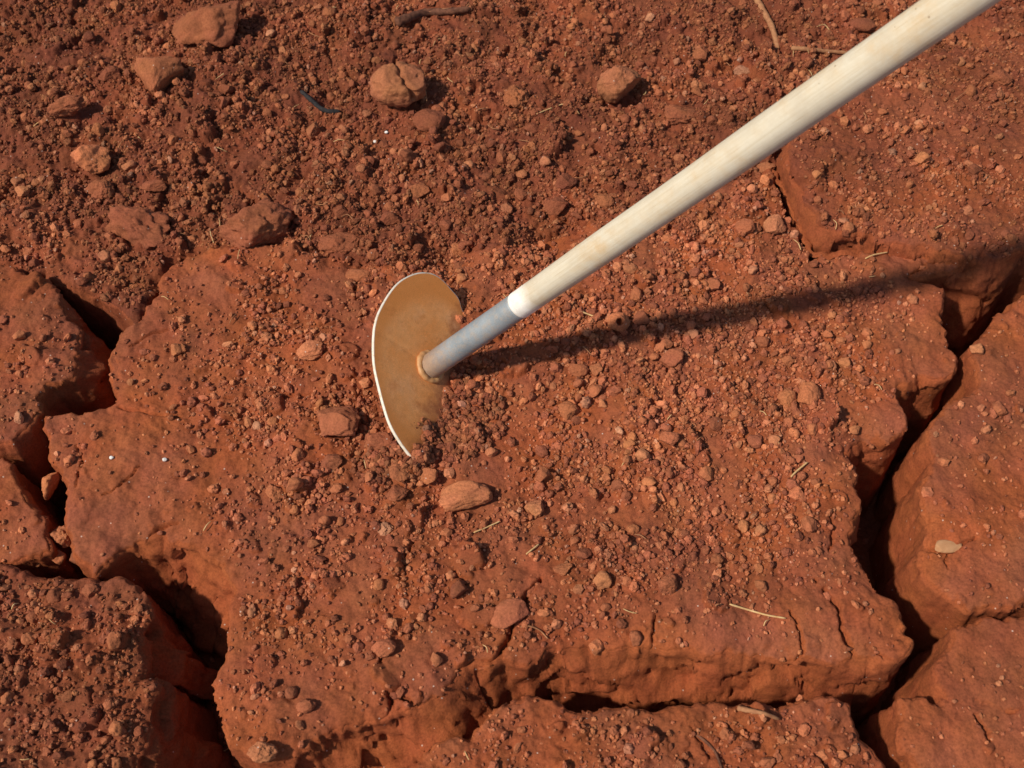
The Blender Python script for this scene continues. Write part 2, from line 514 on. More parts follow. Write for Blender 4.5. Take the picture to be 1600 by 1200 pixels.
def poly_field(P, runs, m=0.13):
    """signed distance (inside negative) and run of the nearest edge, on the grid window round the polygon"""
    j0, j1 = np.searchsorted(gx, [P[:, 0].min() - m, P[:, 0].max() + m])
    i0, i1 = np.searchsorted(gy, [P[:, 1].min() - m, P[:, 1].max() + m])
    sl = (slice(max(i0, 0), i1 + 1), slice(max(j0, 0), j1 + 1))
    x, y = WX[sl].astype(np.float32), WY[sl].astype(np.float32)
    best = np.full(x.shape, 9.0, np.float32); run = np.zeros_like(best); ins = np.zeros(x.shape, bool)
    n = len(P)
    for k in range(n):
        (ax, ay), (bx, by) = P[k], P[(k + 1) % n]
        dx, dy = bx - ax, by - ay
        t = np.clip(((x - ax) * dx + (y - ay) * dy) / (dx * dx + dy * dy), 0, 1)
        d = (x - ax - t * dx) ** 2 + (y - ay - t * dy) ** 2
        w = d < best
        best = np.where(w, d, best)
        run = np.where(w, runs[k] + t * (runs[(k + 1) % n] - runs[k]), run)
        c = (ay > y) != (by > y)
        if abs(dy) > 1e-9:
            ins ^= c & (x < ax + (y - ay) / dy * dx)
    d = np.sqrt(best)
    return sl, np.where(ins, -d, d), run


# relief of the top surfaces
U1 = fbm2(X, Y, 3.5, 2, 1.0); U2 = fbm2(X, Y, 11, 3, 5.0); U3 = fbm2(X, Y, 42, 3, 7.7); U4 = fbm2(X, Y, 150, 2, 2.2)
DEPTH = 0.165
Z = np.full(X.shape, -DEPTH) + 0.012 * U2 + 0.006 * U3
OWN = np.full(X.shape, -1, np.int8)
EDGE = np.full(X.shape, 1.0)                        # how deep inside its plate (m)
# loose soil behind the plates
bgl = [(-480, 390), (20, 413), (70, 427), (110, 443), (150, 452), (186, 478), (206, 500), (216, 494), (226, 468), (246, 428), (264, 402), (330, 392),
       (480, 400), (560, 440), (640, 455), (900, 420), (1120, 335), (1185, 292), (1218, 238), (1290, 160), (1420, 104), (1500, 84), (1600, 80), (2200, 78)]
P = np.array([at(x, y, -0.008)[:2] for x, y in bgl])
P = np.vstack([[(-60, P[0, 1])], P, [(60, P[-1, 1]), (60, 60), (-60, 60)]])
bs = poly_field(P, [9] * len(P), 0.2)
sl, sd, run = bs
sd = sd + np.where(np.abs(sd) < 0.05, notch(X[sl], Y[sl], 0), 0)
def bg_top(x, y): return -0.010 + 0.010 * fbm2(x, y, 3.5, 2, 1.0) + 0.011 * fbm2(x, y, 11, 3, 5.0) + 0.0058 * fbm2(x, y, 42, 3, 7.7) + 0.0016 * fbm2(x, y, 150, 2, 2.2)
top = -0.010 + 0.010 * U1[sl] + 0.011 * U2[sl] + 0.0058 * U3[sl] + 0.0016 * U4[sl]
zb = np.where(sd < LIP, top - 0.006 * np.clip(1 + sd / 0.012, 0, 2) ** 2, -1)
w = zb > Z[sl]
Z[sl] = np.where(w, zb, Z[sl]); OWN[sl] = np.where(w, 0, OWN[sl]); EDGE[sl] = np.where(w, -sd, EDGE[sl])
STRIPS[0] = wall_strip(P[1:14], [0.010] * 13, lambda x, y, r: bg_top(x, y) - 0.006, 0, closed=False)
CH = {'main': (0.005, 0.0052, 0.0028, 0.0008), 'a': (0.005, 0.004, 0.0026, 0.0010), 'b': (0.004, 0.004, 0.002, 0.0008), 'c': (0.006, 0.006, 0.004, 0.0016),
      'd': (0.005, 0.0045, 0.003, 0.0012), 'e': (0.005, 0.004, 0.0018, 0.0006), 'h': (0.005, 0.004, 0.0022, 0.0007), 'f': (0.006, 0.005, 0.0018, 0.0006),
      'g': (0.005, 0.0045, 0.0030, 0.0013)}
for q, nm in enumerate(NAMES):
    zt, pts = PL[nm]
    P = np.array([at(p[0], p[1], zt)[:2] for p in pts])
    runs = [(p[2] if len(p) > 2 else 8) * 0.001 * (1.25 if len(p) > 2 and p[2] > 20 else 1) for p in pts]
    sl, sd, run = poly_field(P, runs)
    a = CH[nm]
    top = zt + a[0] * U1[sl] + a[1] * U2[sl] + a[2] * U3[sl] + a[3] * U4[sl]
    rr = np.clip(run * 1.3, 0.010, 0.045)
    rd = (0.10 + 0.10 * smooth(0.012, 0.028, run)) * rr
    sd = sd + np.where(np.abs(sd) < 0.05, notch(X[sl], Y[sl], q + 1), 0)
    z = np.where(sd < LIP, top - rd * np.clip(1 + sd / rr, 0, 2) ** 2 - 2.0 * np.clip(sd, 0, 1), -1)
    def tf(x, y, r, a=a, zt=zt, q=q):
        rr = np.clip(r * 1.3, 0.010, 0.045)
        u, v = pix(x, y)
        under = 0.03 * ((q == 0) & (u > 505) & (u < 1195) & (v < 430))        # the side that runs under the loose soil
        return zt - under + a[0] * fbm2(x, y, 3.5, 2, 1.0) + a[1] * fbm2(x, y, 11, 3, 5.0) + a[2] * fbm2(x, y, 42, 3, 7.7) + a[3] * fbm2(x, y, 150, 2, 2.2) - (0.10 + 0.10 * smooth(0.012, 0.028, r)) * rr
    STRIPS[q + 1] = wall_strip(P, runs, tf, q + 1)
    w = z > Z[sl]
    Z[sl] = np.where(w, z, Z[sl]); OWN[sl] = np.where(w, q + 1, OWN[sl]); EDGE[sl] = np.where(w, -sd, EDGE[sl])
# ground far outside the frame: plain rough soil again
far = smooth(0.92, 1.10, np.maximum(np.abs(X), np.where(Y < 0, -Y * 1.62, 0)))
zf = -0.012 + 0.012 * U1 + 0.008 * U2 + 0.005 * U3
Z = Z * (1 - far) + zf * far
OWN = np.where(far > 0.5, 0, OWN)


def bump(x, y, r, h, p=2):
    c = at(x, y); q = ((X - c[0]) ** 2 + (Y - c[1]) ** 2) / (r * r)
    global Z
    Z = Z + h * np.exp(-q ** (p / 2))

def level(x, y, r, z):
    global Z
    c = at(x, y, z); g = np.exp(-(((X - c[0]) ** 2 + (Y - c[1]) ** 2) / (r * r)) ** 1.5) * (OWN == 1)
    Z = Z * (1 - g) + (z + 0.0010 * U4 + 0.0012 * U3) * g

level(655, 640, 0.075, -0.002); level(745, 640, 0.055, -0.008); level(625, 716, 0.034, 0.012); level(722, 492, 0.030, 0.007); level(712, 600, 0.030, -0.003)
bump(720, 722, 0.022, 0.006)
bump(1000, 410, 0.06, 0.008); bump(700, 395, 0.035, -0.014); bump(860, 372, 0.03, -0.012)
bump(760, 400, 0.03, 0.008); bump(560, 400, 0.02, -0.010); bump(1180, 330, 0.05, 0.010)
bump(280, 880, 0.02, -0.006); bump(1310, 400, 0.03, -0.006); bump(330, 130, 0.12, 0.012)

# hairline and open cracks on the crust
HC = [(1.4, 7, [(650, 830), (640, 860), (628, 895), (618, 930)]), (1.4, 8, [(1022, 955), (1024, 985), (1022, 1012)]),
      (1.8, 10, [(1276, 905), (1300, 945), (1318, 985), (1332, 1015), (1338, 1035), (1325, 1048)]), (1.5, 8, [(1243, 955), (1252, 985), (1256, 1010), (1238, 1042), (1240, 1085)]),
      (2.4, 14, [(845, 905), (824, 935), (800, 972), (786, 1003), (780, 1024), (800, 1044), (814, 1074)]),
      (2.6, 16, [(780, 1024), (748, 1033), (722, 1050), (728, 1082), (732, 1112), (745, 1136)]), (4.0, 12, [(745, 1040), (742, 1070), (740, 1095)]),
      (2.2, 14, [(590, 1030), (604, 1068), (612, 1105), (618, 1130)]), (2.2, 14, [(606, 1078), (650, 1090), (686, 1108), (686, 1136), (668, 1172)]),
      (3.0, 9, [(648, 1100), (655, 1140), (650, 1160)]), (2.0, 10, [(686, 1120), (706, 1112)]),
      (1.3, 6, [(180, 632), (230, 645), (280, 648)]), (1.3, 6, [(1290, 800), (1302, 820), (1305, 838), (1296, 855)]),
      (1.5, 7, [(1338, 830), (1352, 858)]), (1.4, 6, [(200, 545), (240, 522), (285, 512)]), (1.4, 7, [(350, 625), (420, 618), (490, 618)]),
      (1.2, 6, [(160, 775), (200, 745), (222, 730)]), (1.2, 7, [(120, 690), (128, 730), (118, 770)]), (1.6, 8, [(1420, 850), (1465, 858), (1490, 862), (1520, 840)]),
      (1.4, 6, [(1480, 862), (1478, 890)]), (1.5, 7, [(1375, 1018), (1400, 1040), (1418, 1044)]), (1.6, 8, [(1525, 1110), (1548, 1140), (1552, 1170)]),
      (1.6, 9, [(215, 860), (240, 830), (280, 818)]), (2.4, 10, [(315, 905), (330, 890), (352, 880)]), (1.5, 6, [(930, 820), (960, 870), (990, 905)]),
      (1.4, 6, [(1080, 1130), (1110, 1170), (1130, 1200)]), (7.0, 50, [(1212, 240), (1217, 286), (1234, 316), (1248, 344), (1262, 374), (1272, 398)]), (1.8, 9, [(1420, 425), (1445, 410), (1470, 405)]),
      (2.2, 10, [(560, 400), (558, 430), (556, 470)]), (1.6, 8, [(185, 895), (205, 870), (210, 850)]), (1.6, 7, [(880, 1040), (930, 1060), (960, 1088)]),
      (1.8, 8, [(1150, 1025), (1142, 1055), (1152, 1084)]), (1.4, 7, [(1060, 1015), (1085, 1050), (1078, 1085)]), (1.6, 7, [(1195, 1030), (1190, 1060), (1180, 1085)])]
for wmm, dmm, pts in HC:
    P = np.array([at(*p)[:2] for p in pts])
    j0, j1 = np.searchsorted(gx, [P[:, 0].min() - 0.02, P[:, 0].max() + 0.02]); i0, i1 = np.searchsorted(gy, [P[:, 1].min() - 0.02, P[:, 1].max() + 0.02])
    s2 = (slice(i0, i1), slice(j0, j1))
    x, y = WX[s2] + 0.002 * U4[s2], WY[s2]
    best = np.full(x.shape, 9.0); tt = np.zeros_like(best)
    for k in range(len(P) - 1):
        a_, b_ = P[k], P[k + 1]; dv = b_ - a_
        t = np.clip(((x - a_[0]) * dv[0] + (y - a_[1]) * dv[1]) / (dv @ dv), 0, 1)
        d = np.hypot(x - a_[0] - t * dv[0], y - a_[1] - t * dv[1])
        w = d < best; best = np.where(w, d, best); tt = np.where(w, (k + t) / (len(P) - 1), tt)
    w0 = wmm * 0.001 * (0.45 + 0.55 * np.sin(np.pi * np.clip(tt, 0.04, 0.96)))
    Z[s2] -= dmm * 0.001 * np.exp(-(best / w0) ** 2)

# half-buried lumps and crumbs pressed into the surface
def region_weight(x, y):
    j = np.clip(np.searchsorted(gx, x), 0, NX - 1); i = np.clip(np.searchsorted(gy, y), 0, NY - 1)
    return OWN[i, j], EDGE[i, j]

BLOBS = [(1120, 650, 160, .75), (980, 740, 150, .7), (1000, 480, 170, .7), (1180, 800, 120, .55), (940, 600, 110, .6), (740, 640, 60, 1.0), (540, 760, 110, .75),
         (600, 700, 70, .8), (900, 900, 120, .35), (720, 900, 90, .4), (1110, 880, 100, .5), (420, 480, 120, .3), (420, 650, 120, .35), (1150, 380, 140, .7),
         (680, 420, 150, .6), (1290, 620, 80, .5), (420, 780, 80, .25), (650, 1000, 70, .35), (450, 960, 110, .3), (1240, 480, 120, .4), (850, 430, 120, .6)]
BASE = np.array([1.0, .16, .38, .12, .85, .55, .10, .16, .13, .62])     # loose soil, main, a, b, c, d, e, h, f, g
SMOOTHB = [(800, 600, 60, .7), (800, 690, 60, .8), (230, 740, 120, .8), (1250, 960, 130, .7), (1000, 980, 120, .5), (170, 850, 90, .8), (60, 480, 70, .8), (1270, 280, 60, .8), (930, 660, 35, .6)]

def density(x, y):
    o, e = region_weight(x, y)
    u, v = pix(x, y)
    d = np.where(o >= 0, BASE[np.maximum(o, 0)], 0)
    for bx, by, r, w in BLOBS: d = d + 1.35 * w * np.exp(-((u - bx) ** 2 + (v - by) ** 2) / (r * r))
    for bx, by, r, w in SMOOTHB: d = d * (1 - w * np.exp(-((u - bx) ** 2 + (v - by) ** 2) / (r * r)))
    n = perlin2(x * 16 + 3, y * 16 + 9) + 0.6 * perlin2(x * 41, y * 41)
    d = d * np.clip(0.8 + 1.1 * n, 0.08, 2)
    d = d * smooth(-0.004, 0.012, e)
    return d

def sample_points(n, box=(-0.95, 0.95, -0.52, 0.85)):
    out = []
    tot = 0
    while tot < n:
        x = rng.uniform(box[0], box[1], 60000); y = rng.uniform(box[2], box[3], 60000)
        k = rng.uniform(0, 1.25, 60000) < density(x, y)
        u, v = pix(x, y)
        k &= (u > -230) & (u < 1830) & (v > -190) & (v < 1390)
        out.append(np.stack([x[k], y[k]], 1)); tot += k.sum()
    return np.vstack(out)[:n]

lump = sample_points(9000)
lr = 0.0028 * (1 - rng.uniform(0, 0.995, len(lump))) ** -0.42
bl = sample_points(6000); bo, be0 = region_weight(bl[:, 0], bl[:, 1])
bl = bl[(bo == 0) | (bo == 5) | (bo == 4)][:1500]
lump = np.vstack([lump, bl]); lr = np.concatenate([lr, 0.006 * (1 - rng.uniform(0, 0.97, len(bl))) ** -0.33])
for (x0, y0), r in zip(lump, lr):
    r = min(r, 0.020)
    j0, j1 = np.searchsorted(gx, [x0 - 1.5 * r, x0 + 1.5 * r]); i0, i1 = np.searchsorted(gy, [y0 - 1.5 * r, y0 + 1.5 * r])
    s2 = (slice(i0, i1), slice(j0, j1))
    if i1 <= i0 or j1 <= j0: continue
    th = rng.uniform(0, 3.14); c, s = math.cos(th), math.sin(th); asp = rng.uniform(0.65, 1.0)
    dx, dy = X[s2] - x0, Y[s2] - y0
    q = ((dx * c + dy * s) / r) ** 2 + ((-dx * s + dy * c) / (r * asp)) ** 2 + 0.75 * perlin2(X[s2] * 0.9 / r, Y[s2] * 0.9 / r) + 0.3 * perlin2(X[s2] * 2.3 / r, Y[s2] * 2.3 / r)
    zc = min(Z[(i0 + i1) // 2, (j0 + j1) // 2], float(np.median(Z[s2])) + 0.25 * r)
    cap = np.minimum(np.sqrt(np.clip(1 - q, 0, 1)), 0.72)
    tilt = 0.25 * (dx * rng.normal() + dy * rng.normal())
    if OWN[(i0 + i1) // 2, (j0 + j1) // 2] < 0: continue
    Z[s2] = np.where((q < 1) & (OWN[s2] == OWN[(i0 + i1) // 2, (j0 + j1) // 2]), np.maximum(Z[s2], zc - 0.35 * r + 1.0 * r * cap + tilt), Z[s2])

zy, zx = np.gradient(Z, gy, gx)
NZv = 1 / np.sqrt(1 + np.clip(zx, -8, 8) ** 2 + np.clip(zy, -8, 8) ** 2)

dust = (1 - smooth(0.12, 0.55, 1 - NZv)) * np.clip(0.55 + 0.9 * fbm2(X, Y, 9, 3, 21), 0, 1)
loose = np.where(OWN == 0, 0.75, 0.0)
for q, nm in enumerate(NAMES):
    loose = np.where(OWN == q + 1, {'c': 0.6, 'g': 0.5, 'a': 0.25, 'd': 0.15}.get(nm, 0.05), loose)
loose = np.clip(loose + 0.35 * fbm2(X, Y, 7, 3, 33), 0, 1)

idx = np.arange(NY * NX).reshape(NY, NX)
quad = np.stack([idx[:-1, :-1], idx[:-1, 1:], idx[1:, 1:], idx[1:, :-1]], -1).reshape(-1, 4)
fo = OWN[:-1, :-1].ravel().astype(int)
oq = OWN.ravel()[quad].astype(int); zq = Z.ravel()[quad]
fq = far.ravel()[quad[:, 0]] < 0.02
fo[fq & (((oq < 0).any(1) & (oq >= 0).any(1)) | ((np.ptp(zq, axis=1) > 0.030) & (np.ptp(oq, axis=1) > 0)))] = -9      # open where a top ends and the crack begins

V = np.stack([X.ravel(), Y.ravel(), Z.ravel()], 1)
DU, LO = dust.ravel(), loose.ravel()


def submesh(name, sel, q):
    f = quad[sel]
    used, inv = np.unique(f, return_inverse=True)
    v, f, du, lo = V[used], inv.reshape(-1, 4), DU[used], LO[used]
    sv, sf = STRIPS[q]
    lw = {0: .55, 4: .4, 9: .25, 2: .15}.get(q, 0.05)
    f = np.vstack([f, sf + len(v)])
    v = np.vstack([v, sv])
    du = np.concatenate([du, np.full(len(sv), 0.06)]); lo = np.concatenate([lo, np.full(len(sv), lw)])
    return np_mesh(name, v, f, {'dust': du, 'loose': lo})

ground = obj('ground', submesh('ground', (fo == 0) | (fo == -1), 0), M_GROUND)
tag(ground, 'loose dark red tilled soil with clods behind the cracked plates', kind='structure')
for q, nm in enumerate(NAMES):
    obj('soil_plate', submesh('soil_plate', fo == q + 1, q + 1), M_GROUND, ground)


def height(x, y):
    x = np.asarray(x, float); y = np.asarray(y, float)
    j = np.clip(np.searchsorted(gx, x) - 1, 0, NX - 2); i = np.clip(np.searchsorted(gy, y) - 1, 0, NY - 2)
    tx = (x - gx[j]) / (gx[j + 1] - gx[j]); ty = (y - gy[i]) / (gy[i + 1] - gy[i])
    return (Z[i, j] * (1 - tx) + Z[i, j + 1] * tx) * (1 - ty) + (Z[i + 1, j] * (1 - tx) + Z[i + 1, j + 1] * tx) * ty


def on_ground(x, y, lift=0.0):
    z = 0.0
    for _ in range(8):
        p = at(x, y, z + lift)
        z = 0.5 * z + 0.5 * float(height(p[0], p[1]))
    p = at(x, y, z + lift)
    return np.array([p[0], p[1], float(height(p[0], p[1]))])


# ------------------------------------------------------------------ the hoe
S = at(672, 573, 0.019)
e_, a_ = R_(48), R_(2.8)
HD = np.array([math.cos(e_) * math.cos(a_), math.cos(e_) * math.sin(a_), math.sin(e_)])
hoe = bpy.data.objects.new('hoe', None)
col.objects.link(hoe)
hoe.empty_display_size = 0.05
hoe.location = S
tag(hoe, 'garden hoe with pale wooden handle, its rusty half-moon blade dug into red soil', 'hoe')
# local frame of the shaft: z along the handle, x pointing down towards the soil
zx_ = HD
xx_ = np.array([0, 0, -1.0]); xx_ = xx_ - zx_ * (xx_ @ zx_); xx_ /= np.linalg.norm(xx_)
yx_ = np.cross(zx_, xx_)
from mathutils import Matrix, Vector
MS = Matrix([[xx_[i], yx_[i], zx_[i], 0] for i in range(3)] + [[0, 0, 0, 1]])


def lathe(name, prof, mat, n=48, wob=0.0, seed=0, caps=True):
    """prof: list of (z, r)"""
    vs, fs = [], []
    for z, r in prof:
        for k in range(n):
            t = 2 * math.pi * k / n
            rr = r * (1 + wob * (math.sin(2 * t + z * 9 + seed) * 0.6 + math.sin(3 * t - z * 23) * 0.4))
            vs.append((rr * math.cos(t), rr * math.sin(t), z))
    for q in range(len(prof) - 1):
        for k in range(n):
            a, b = q * n + k, q * n + (k + 1) % n
            fs.append((a, b, b + n, a + n))
    if caps:
        fs.append(tuple(range(n))[::-1]); fs.append(tuple(range((len(prof) - 1) * n, len(prof) * n)))
    me = bpy.data.meshes.new(name); me.from_pydata(vs, [], fs)
    for p in me.polygons: p.use_smooth = len(p.vertices) == 4
    o = obj(name, me, mat, hoe)
    o.matrix_local = MS
    return o

prof = [(0.1415, 0.0128), (0.1420, 0.0141), (0.1440, 0.0145)]
for k in range(60):
    z = 0.147 + 1.25 * k / 59
    prof.append((z, 0.01455 + 0.0030 * min(1, (z - 0.147) / 0.55) + 0.0002 * math.sin(z * 31)))
prof += [(1.402, 0.016), (1.408, 0.011)]
lathe('handle', prof, M_WOOD, 56, 0.014)
lathe('socket', [(-0.004, 0.0139), (0.02, 0.0139), (0.06, 0.01385), (0.10, 0.0138), (0.139, 0.0138), (0.1425, 0.0136), (0.1425, 0.0120), (0.12, 0.0120)], M_STEEL, 56, 0.006, 2, False)
# blade plane
be, ba = R_(46), R_(-13)
BN = np.array([math.cos(be) * math.cos(ba), math.cos(be) * math.sin(ba), math.sin(be)])
BG = np.array([-math.sin(ba), math.cos(ba), 0]); BU = np.cross(BN, BG)
MB = Matrix([[BG[i], BU[i], BN[i], 0] for i in range(3)] + [[0, 0, 0, 1]])
BP = [(0.087, -0.016), (0.0965, -0.005), (0.1010, 0.008), (0.1035, 0.022), (0.1015, 0.038), (0.090, 0.056), (0.070, 0.0695), (0.043, 0.0780), (0.017, 0.0805),
      (-0.010, 0.0765), (-0.033, 0.0678), (-0.055, 0.0545), (-0.077, 0.0388), (-0.095, 0.0215), (-0.109, -0.004), (-0.112, -0.022), (-0.104, -0.040),
      (-0.070, -0.052), (-0.030, -0.057), (0.015, -0.056), (0.050, -0.049), (0.075, -0.034)]


def spline(P, m=7):
    P = np.array(P); n = len(P); out = []
    for k in range(n):
        p0, p1, p2, p3 = P[k - 1], P[k], P[(k + 1) % n], P[(k + 2) % n]
        for t in np.linspace(0, 1, m, endpoint=False):
            out.append(0.5 * (2 * p1 + (p2 - p0) * t + (2 * p0 - 5 * p1 + 4 * p2 - p3) * t * t + (3 * p1 - p0 - 3 * p2 + p3) * t ** 3))
    return np.array(out)

B2 = spline(BP)
B2 = B2 + 0.0003 * np.stack([np.sin(np.arange(len(B2)) * .31), np.cos(np.arange(len(B2)) * .43)], 1)


def dish(x, y): return 0.006 * (x / 0.11) ** 2 - 0.0012 * math.exp(-(x / 0.003) ** 2) * 0.3

TH = 0.0036
nb = len(B2); rings = [0.02, 0.25, 0.45, 0.62, 0.78, 0.9, 0.985]
vs, fs = [], []
for side in (0, 1):
    for rg in rings:
        for x, y in B2 * rg:
            vs.append((x, y, dish(x, y) - side * TH))
for side in (0, 1):
    o0 = side * len(rings) * nb
    for q in range(len(rings) - 1):
        for k in range(nb):
            a, b = o0 + q * nb + k, o0 + q * nb + (k + 1) % nb
            f = (a, b, b + nb, a + nb)
            fs.append(f[::-1] if side == 0 else f)
    f = tuple(range(o0, o0 + nb)); fs.append(f if side == 0 else f[::-1])
me = bpy.data.meshes.new('blade'); me.from_pydata(vs, [], fs)
for p in me.polygons: p.use_smooth = True
blade = obj('blade', me, M_RUST, hoe)
blade.matrix_local = MB
# worn bright rim: rounded strip round the outline
vs, fs = [], []
sec = [(0.985, 0.0), (0.995, -0.0001), (1.000, -0.0007), (1.000, -TH + 0.0007), (0.995, -TH + 0.0001), (0.985, -TH)]
for x, y in B2:
    z = dish(x * .985, y * .985)
    for s_, dz in sec: vs.append((x * s_, y * s_, z + dz))
m_ = len(sec)
for k in range(nb):
    for q in range(m_ - 1):
        a, b = k * m_ + q, ((k + 1) % nb) * m_ + q
        fs.append((a, a + 1, b + 1, b))
me = bpy.data.meshes.new('worn_edge'); me.from_pydata(vs, [], fs)
for p in me.polygons: p.use_smooth = True
edge = obj('worn_edge', me, M_EDGE, blade)
edge['label'] = 'bright worn metal edge round the rusty blade'
# weld bead round the foot of the socket, following the plane of the blade
vs, fs = [], []
n, m_ = 60, 10
for k in range(n):
    t = 2 * math.pi * k / n
    d = xx_ * math.cos(t) + yx_ * math.sin(t)
    r = 0.0150
    base = d * r - HD * ((d * r) @ BN) / (HD @ BN)          # on the blade plane
    tanr = d
    for q in range(m_):
        f = 2 * math.pi * q / m_
        rad = 0.0034 * (1 + 0.10 * math.sin(5 * t) + 0.07 * math.sin(13 * t + 1))
        vs.append(tuple(base + BN * 0.0012 + (tanr * math.cos(f) * 1.15 + BN * math.sin(f)) * rad))
for k in range(n):
    for q in range(m_):
        a, b = k * m_ + q, ((k + 1) % n) * m_ + q
        fs.append((a, b, ((k + 1) % n) * m_ + (q + 1) % m_, k * m_ + (q + 1) % m_))
me = bpy.data.meshes.new('weld_bead'); me.from_pydata(vs, [], fs)
for p in me.polygons: p.use_smooth = True
obj('weld_bead', me, M_WELD, hoe)

# ------------------------------------------------------------------ clods
_ico = {}


def ico(sub):
    if sub in _ico: return _ico[sub]
    t = (1 + 5 ** .5) / 2
    v = [(-1, t, 0), (1, t, 0), (-1, -t, 0), (1, -t, 0), (0, -1, t), (0, 1, t), (0, -1, -t), (0, 1, -t), (t, 0, -1), (t, 0, 1), (-t, 0, -1), (-t, 0, 1)]
    v = [np.array(p) / np.linalg.norm(p) for p in v]
    f = [(0, 11, 5), (0, 5, 1), (0, 1, 7), (0, 7, 10), (0, 10, 11), (1, 5, 9), (5, 11, 4), (11, 10, 2), (10, 7, 6), (7, 1, 8), (3, 9, 4), (3, 4, 2), (3, 2, 6), (3, 6, 8), (3, 8, 9),
         (4, 9, 5), (2, 4, 11), (6, 2, 10), (8, 6, 7), (9, 8, 1)]
    for _ in range(sub):
        mid = {}; nf = []
        def m(a, b):
            k = (min(a, b), max(a, b))
            if k not in mid:
                p = v[a] + v[b]; v.append(p / np.linalg.norm(p)); mid[k] = len(v) - 1
            return mid[k]
        for a, b, c in f:
            x, y, z = m(a, b), m(b, c), m(c, a)
            nf += [(a, x, z), (b, y, x), (c, z, y), (x, y, z)]
        f = nf
    _ico[sub] = (np.array(v), np.array(f))
    return _ico[sub]


def rock(seed, sub, cuts=9, keep=0.62, rough=0.10, bend=0.0, mid_=0.0):
    """unit-sized clod: a ball trimmed by planes, roughened"""
    r = np.random.default_rng(seed)
    v, f = ico(sub); v = v.copy()
    for _ in range(cuts):
        d = r.normal(size=3); d /= np.linalg.norm(d)
        h = r.uniform(keep, 0.95)
        ex = v @ d - h
        v = v - np.where(ex > 0, ex * 0.93, 0)[:, None] * d
    if bend:
        v[:, 1] += bend * (v[:, 0] ** 2 - 0.4)
    o = r.uniform(0, 50)
    nrm = v / np.linalg.norm(v, axis=1)[:, None]
    v = v + nrm * (rough * fbm3(v, 1.6, 2, o) + rough * 0.55 * fbm3(v, 4.2, 2, o + 7) + rough * 0.40 * fbm3(v, 11, 2, o + 3) + rough * 0.16 * fbm3(v, 30, 1, o + 5))[:, None]
    if mid_:
        # a cleft across the clod
        w = v[:, 0] * 0.9 + 0.35 * v[:, 1] - 0.1 + 0.15 * perlin3(v * 2.5 + o)
        v = v * (1 - mid_ * np.exp(-(w / 0.09) ** 2) * (v[:, 2] > -0.3))[:, None]
    lo, hi = v.min(0), v.max(0)
    v = (v - (lo + hi) / 2) / (hi - lo)
    return v, f


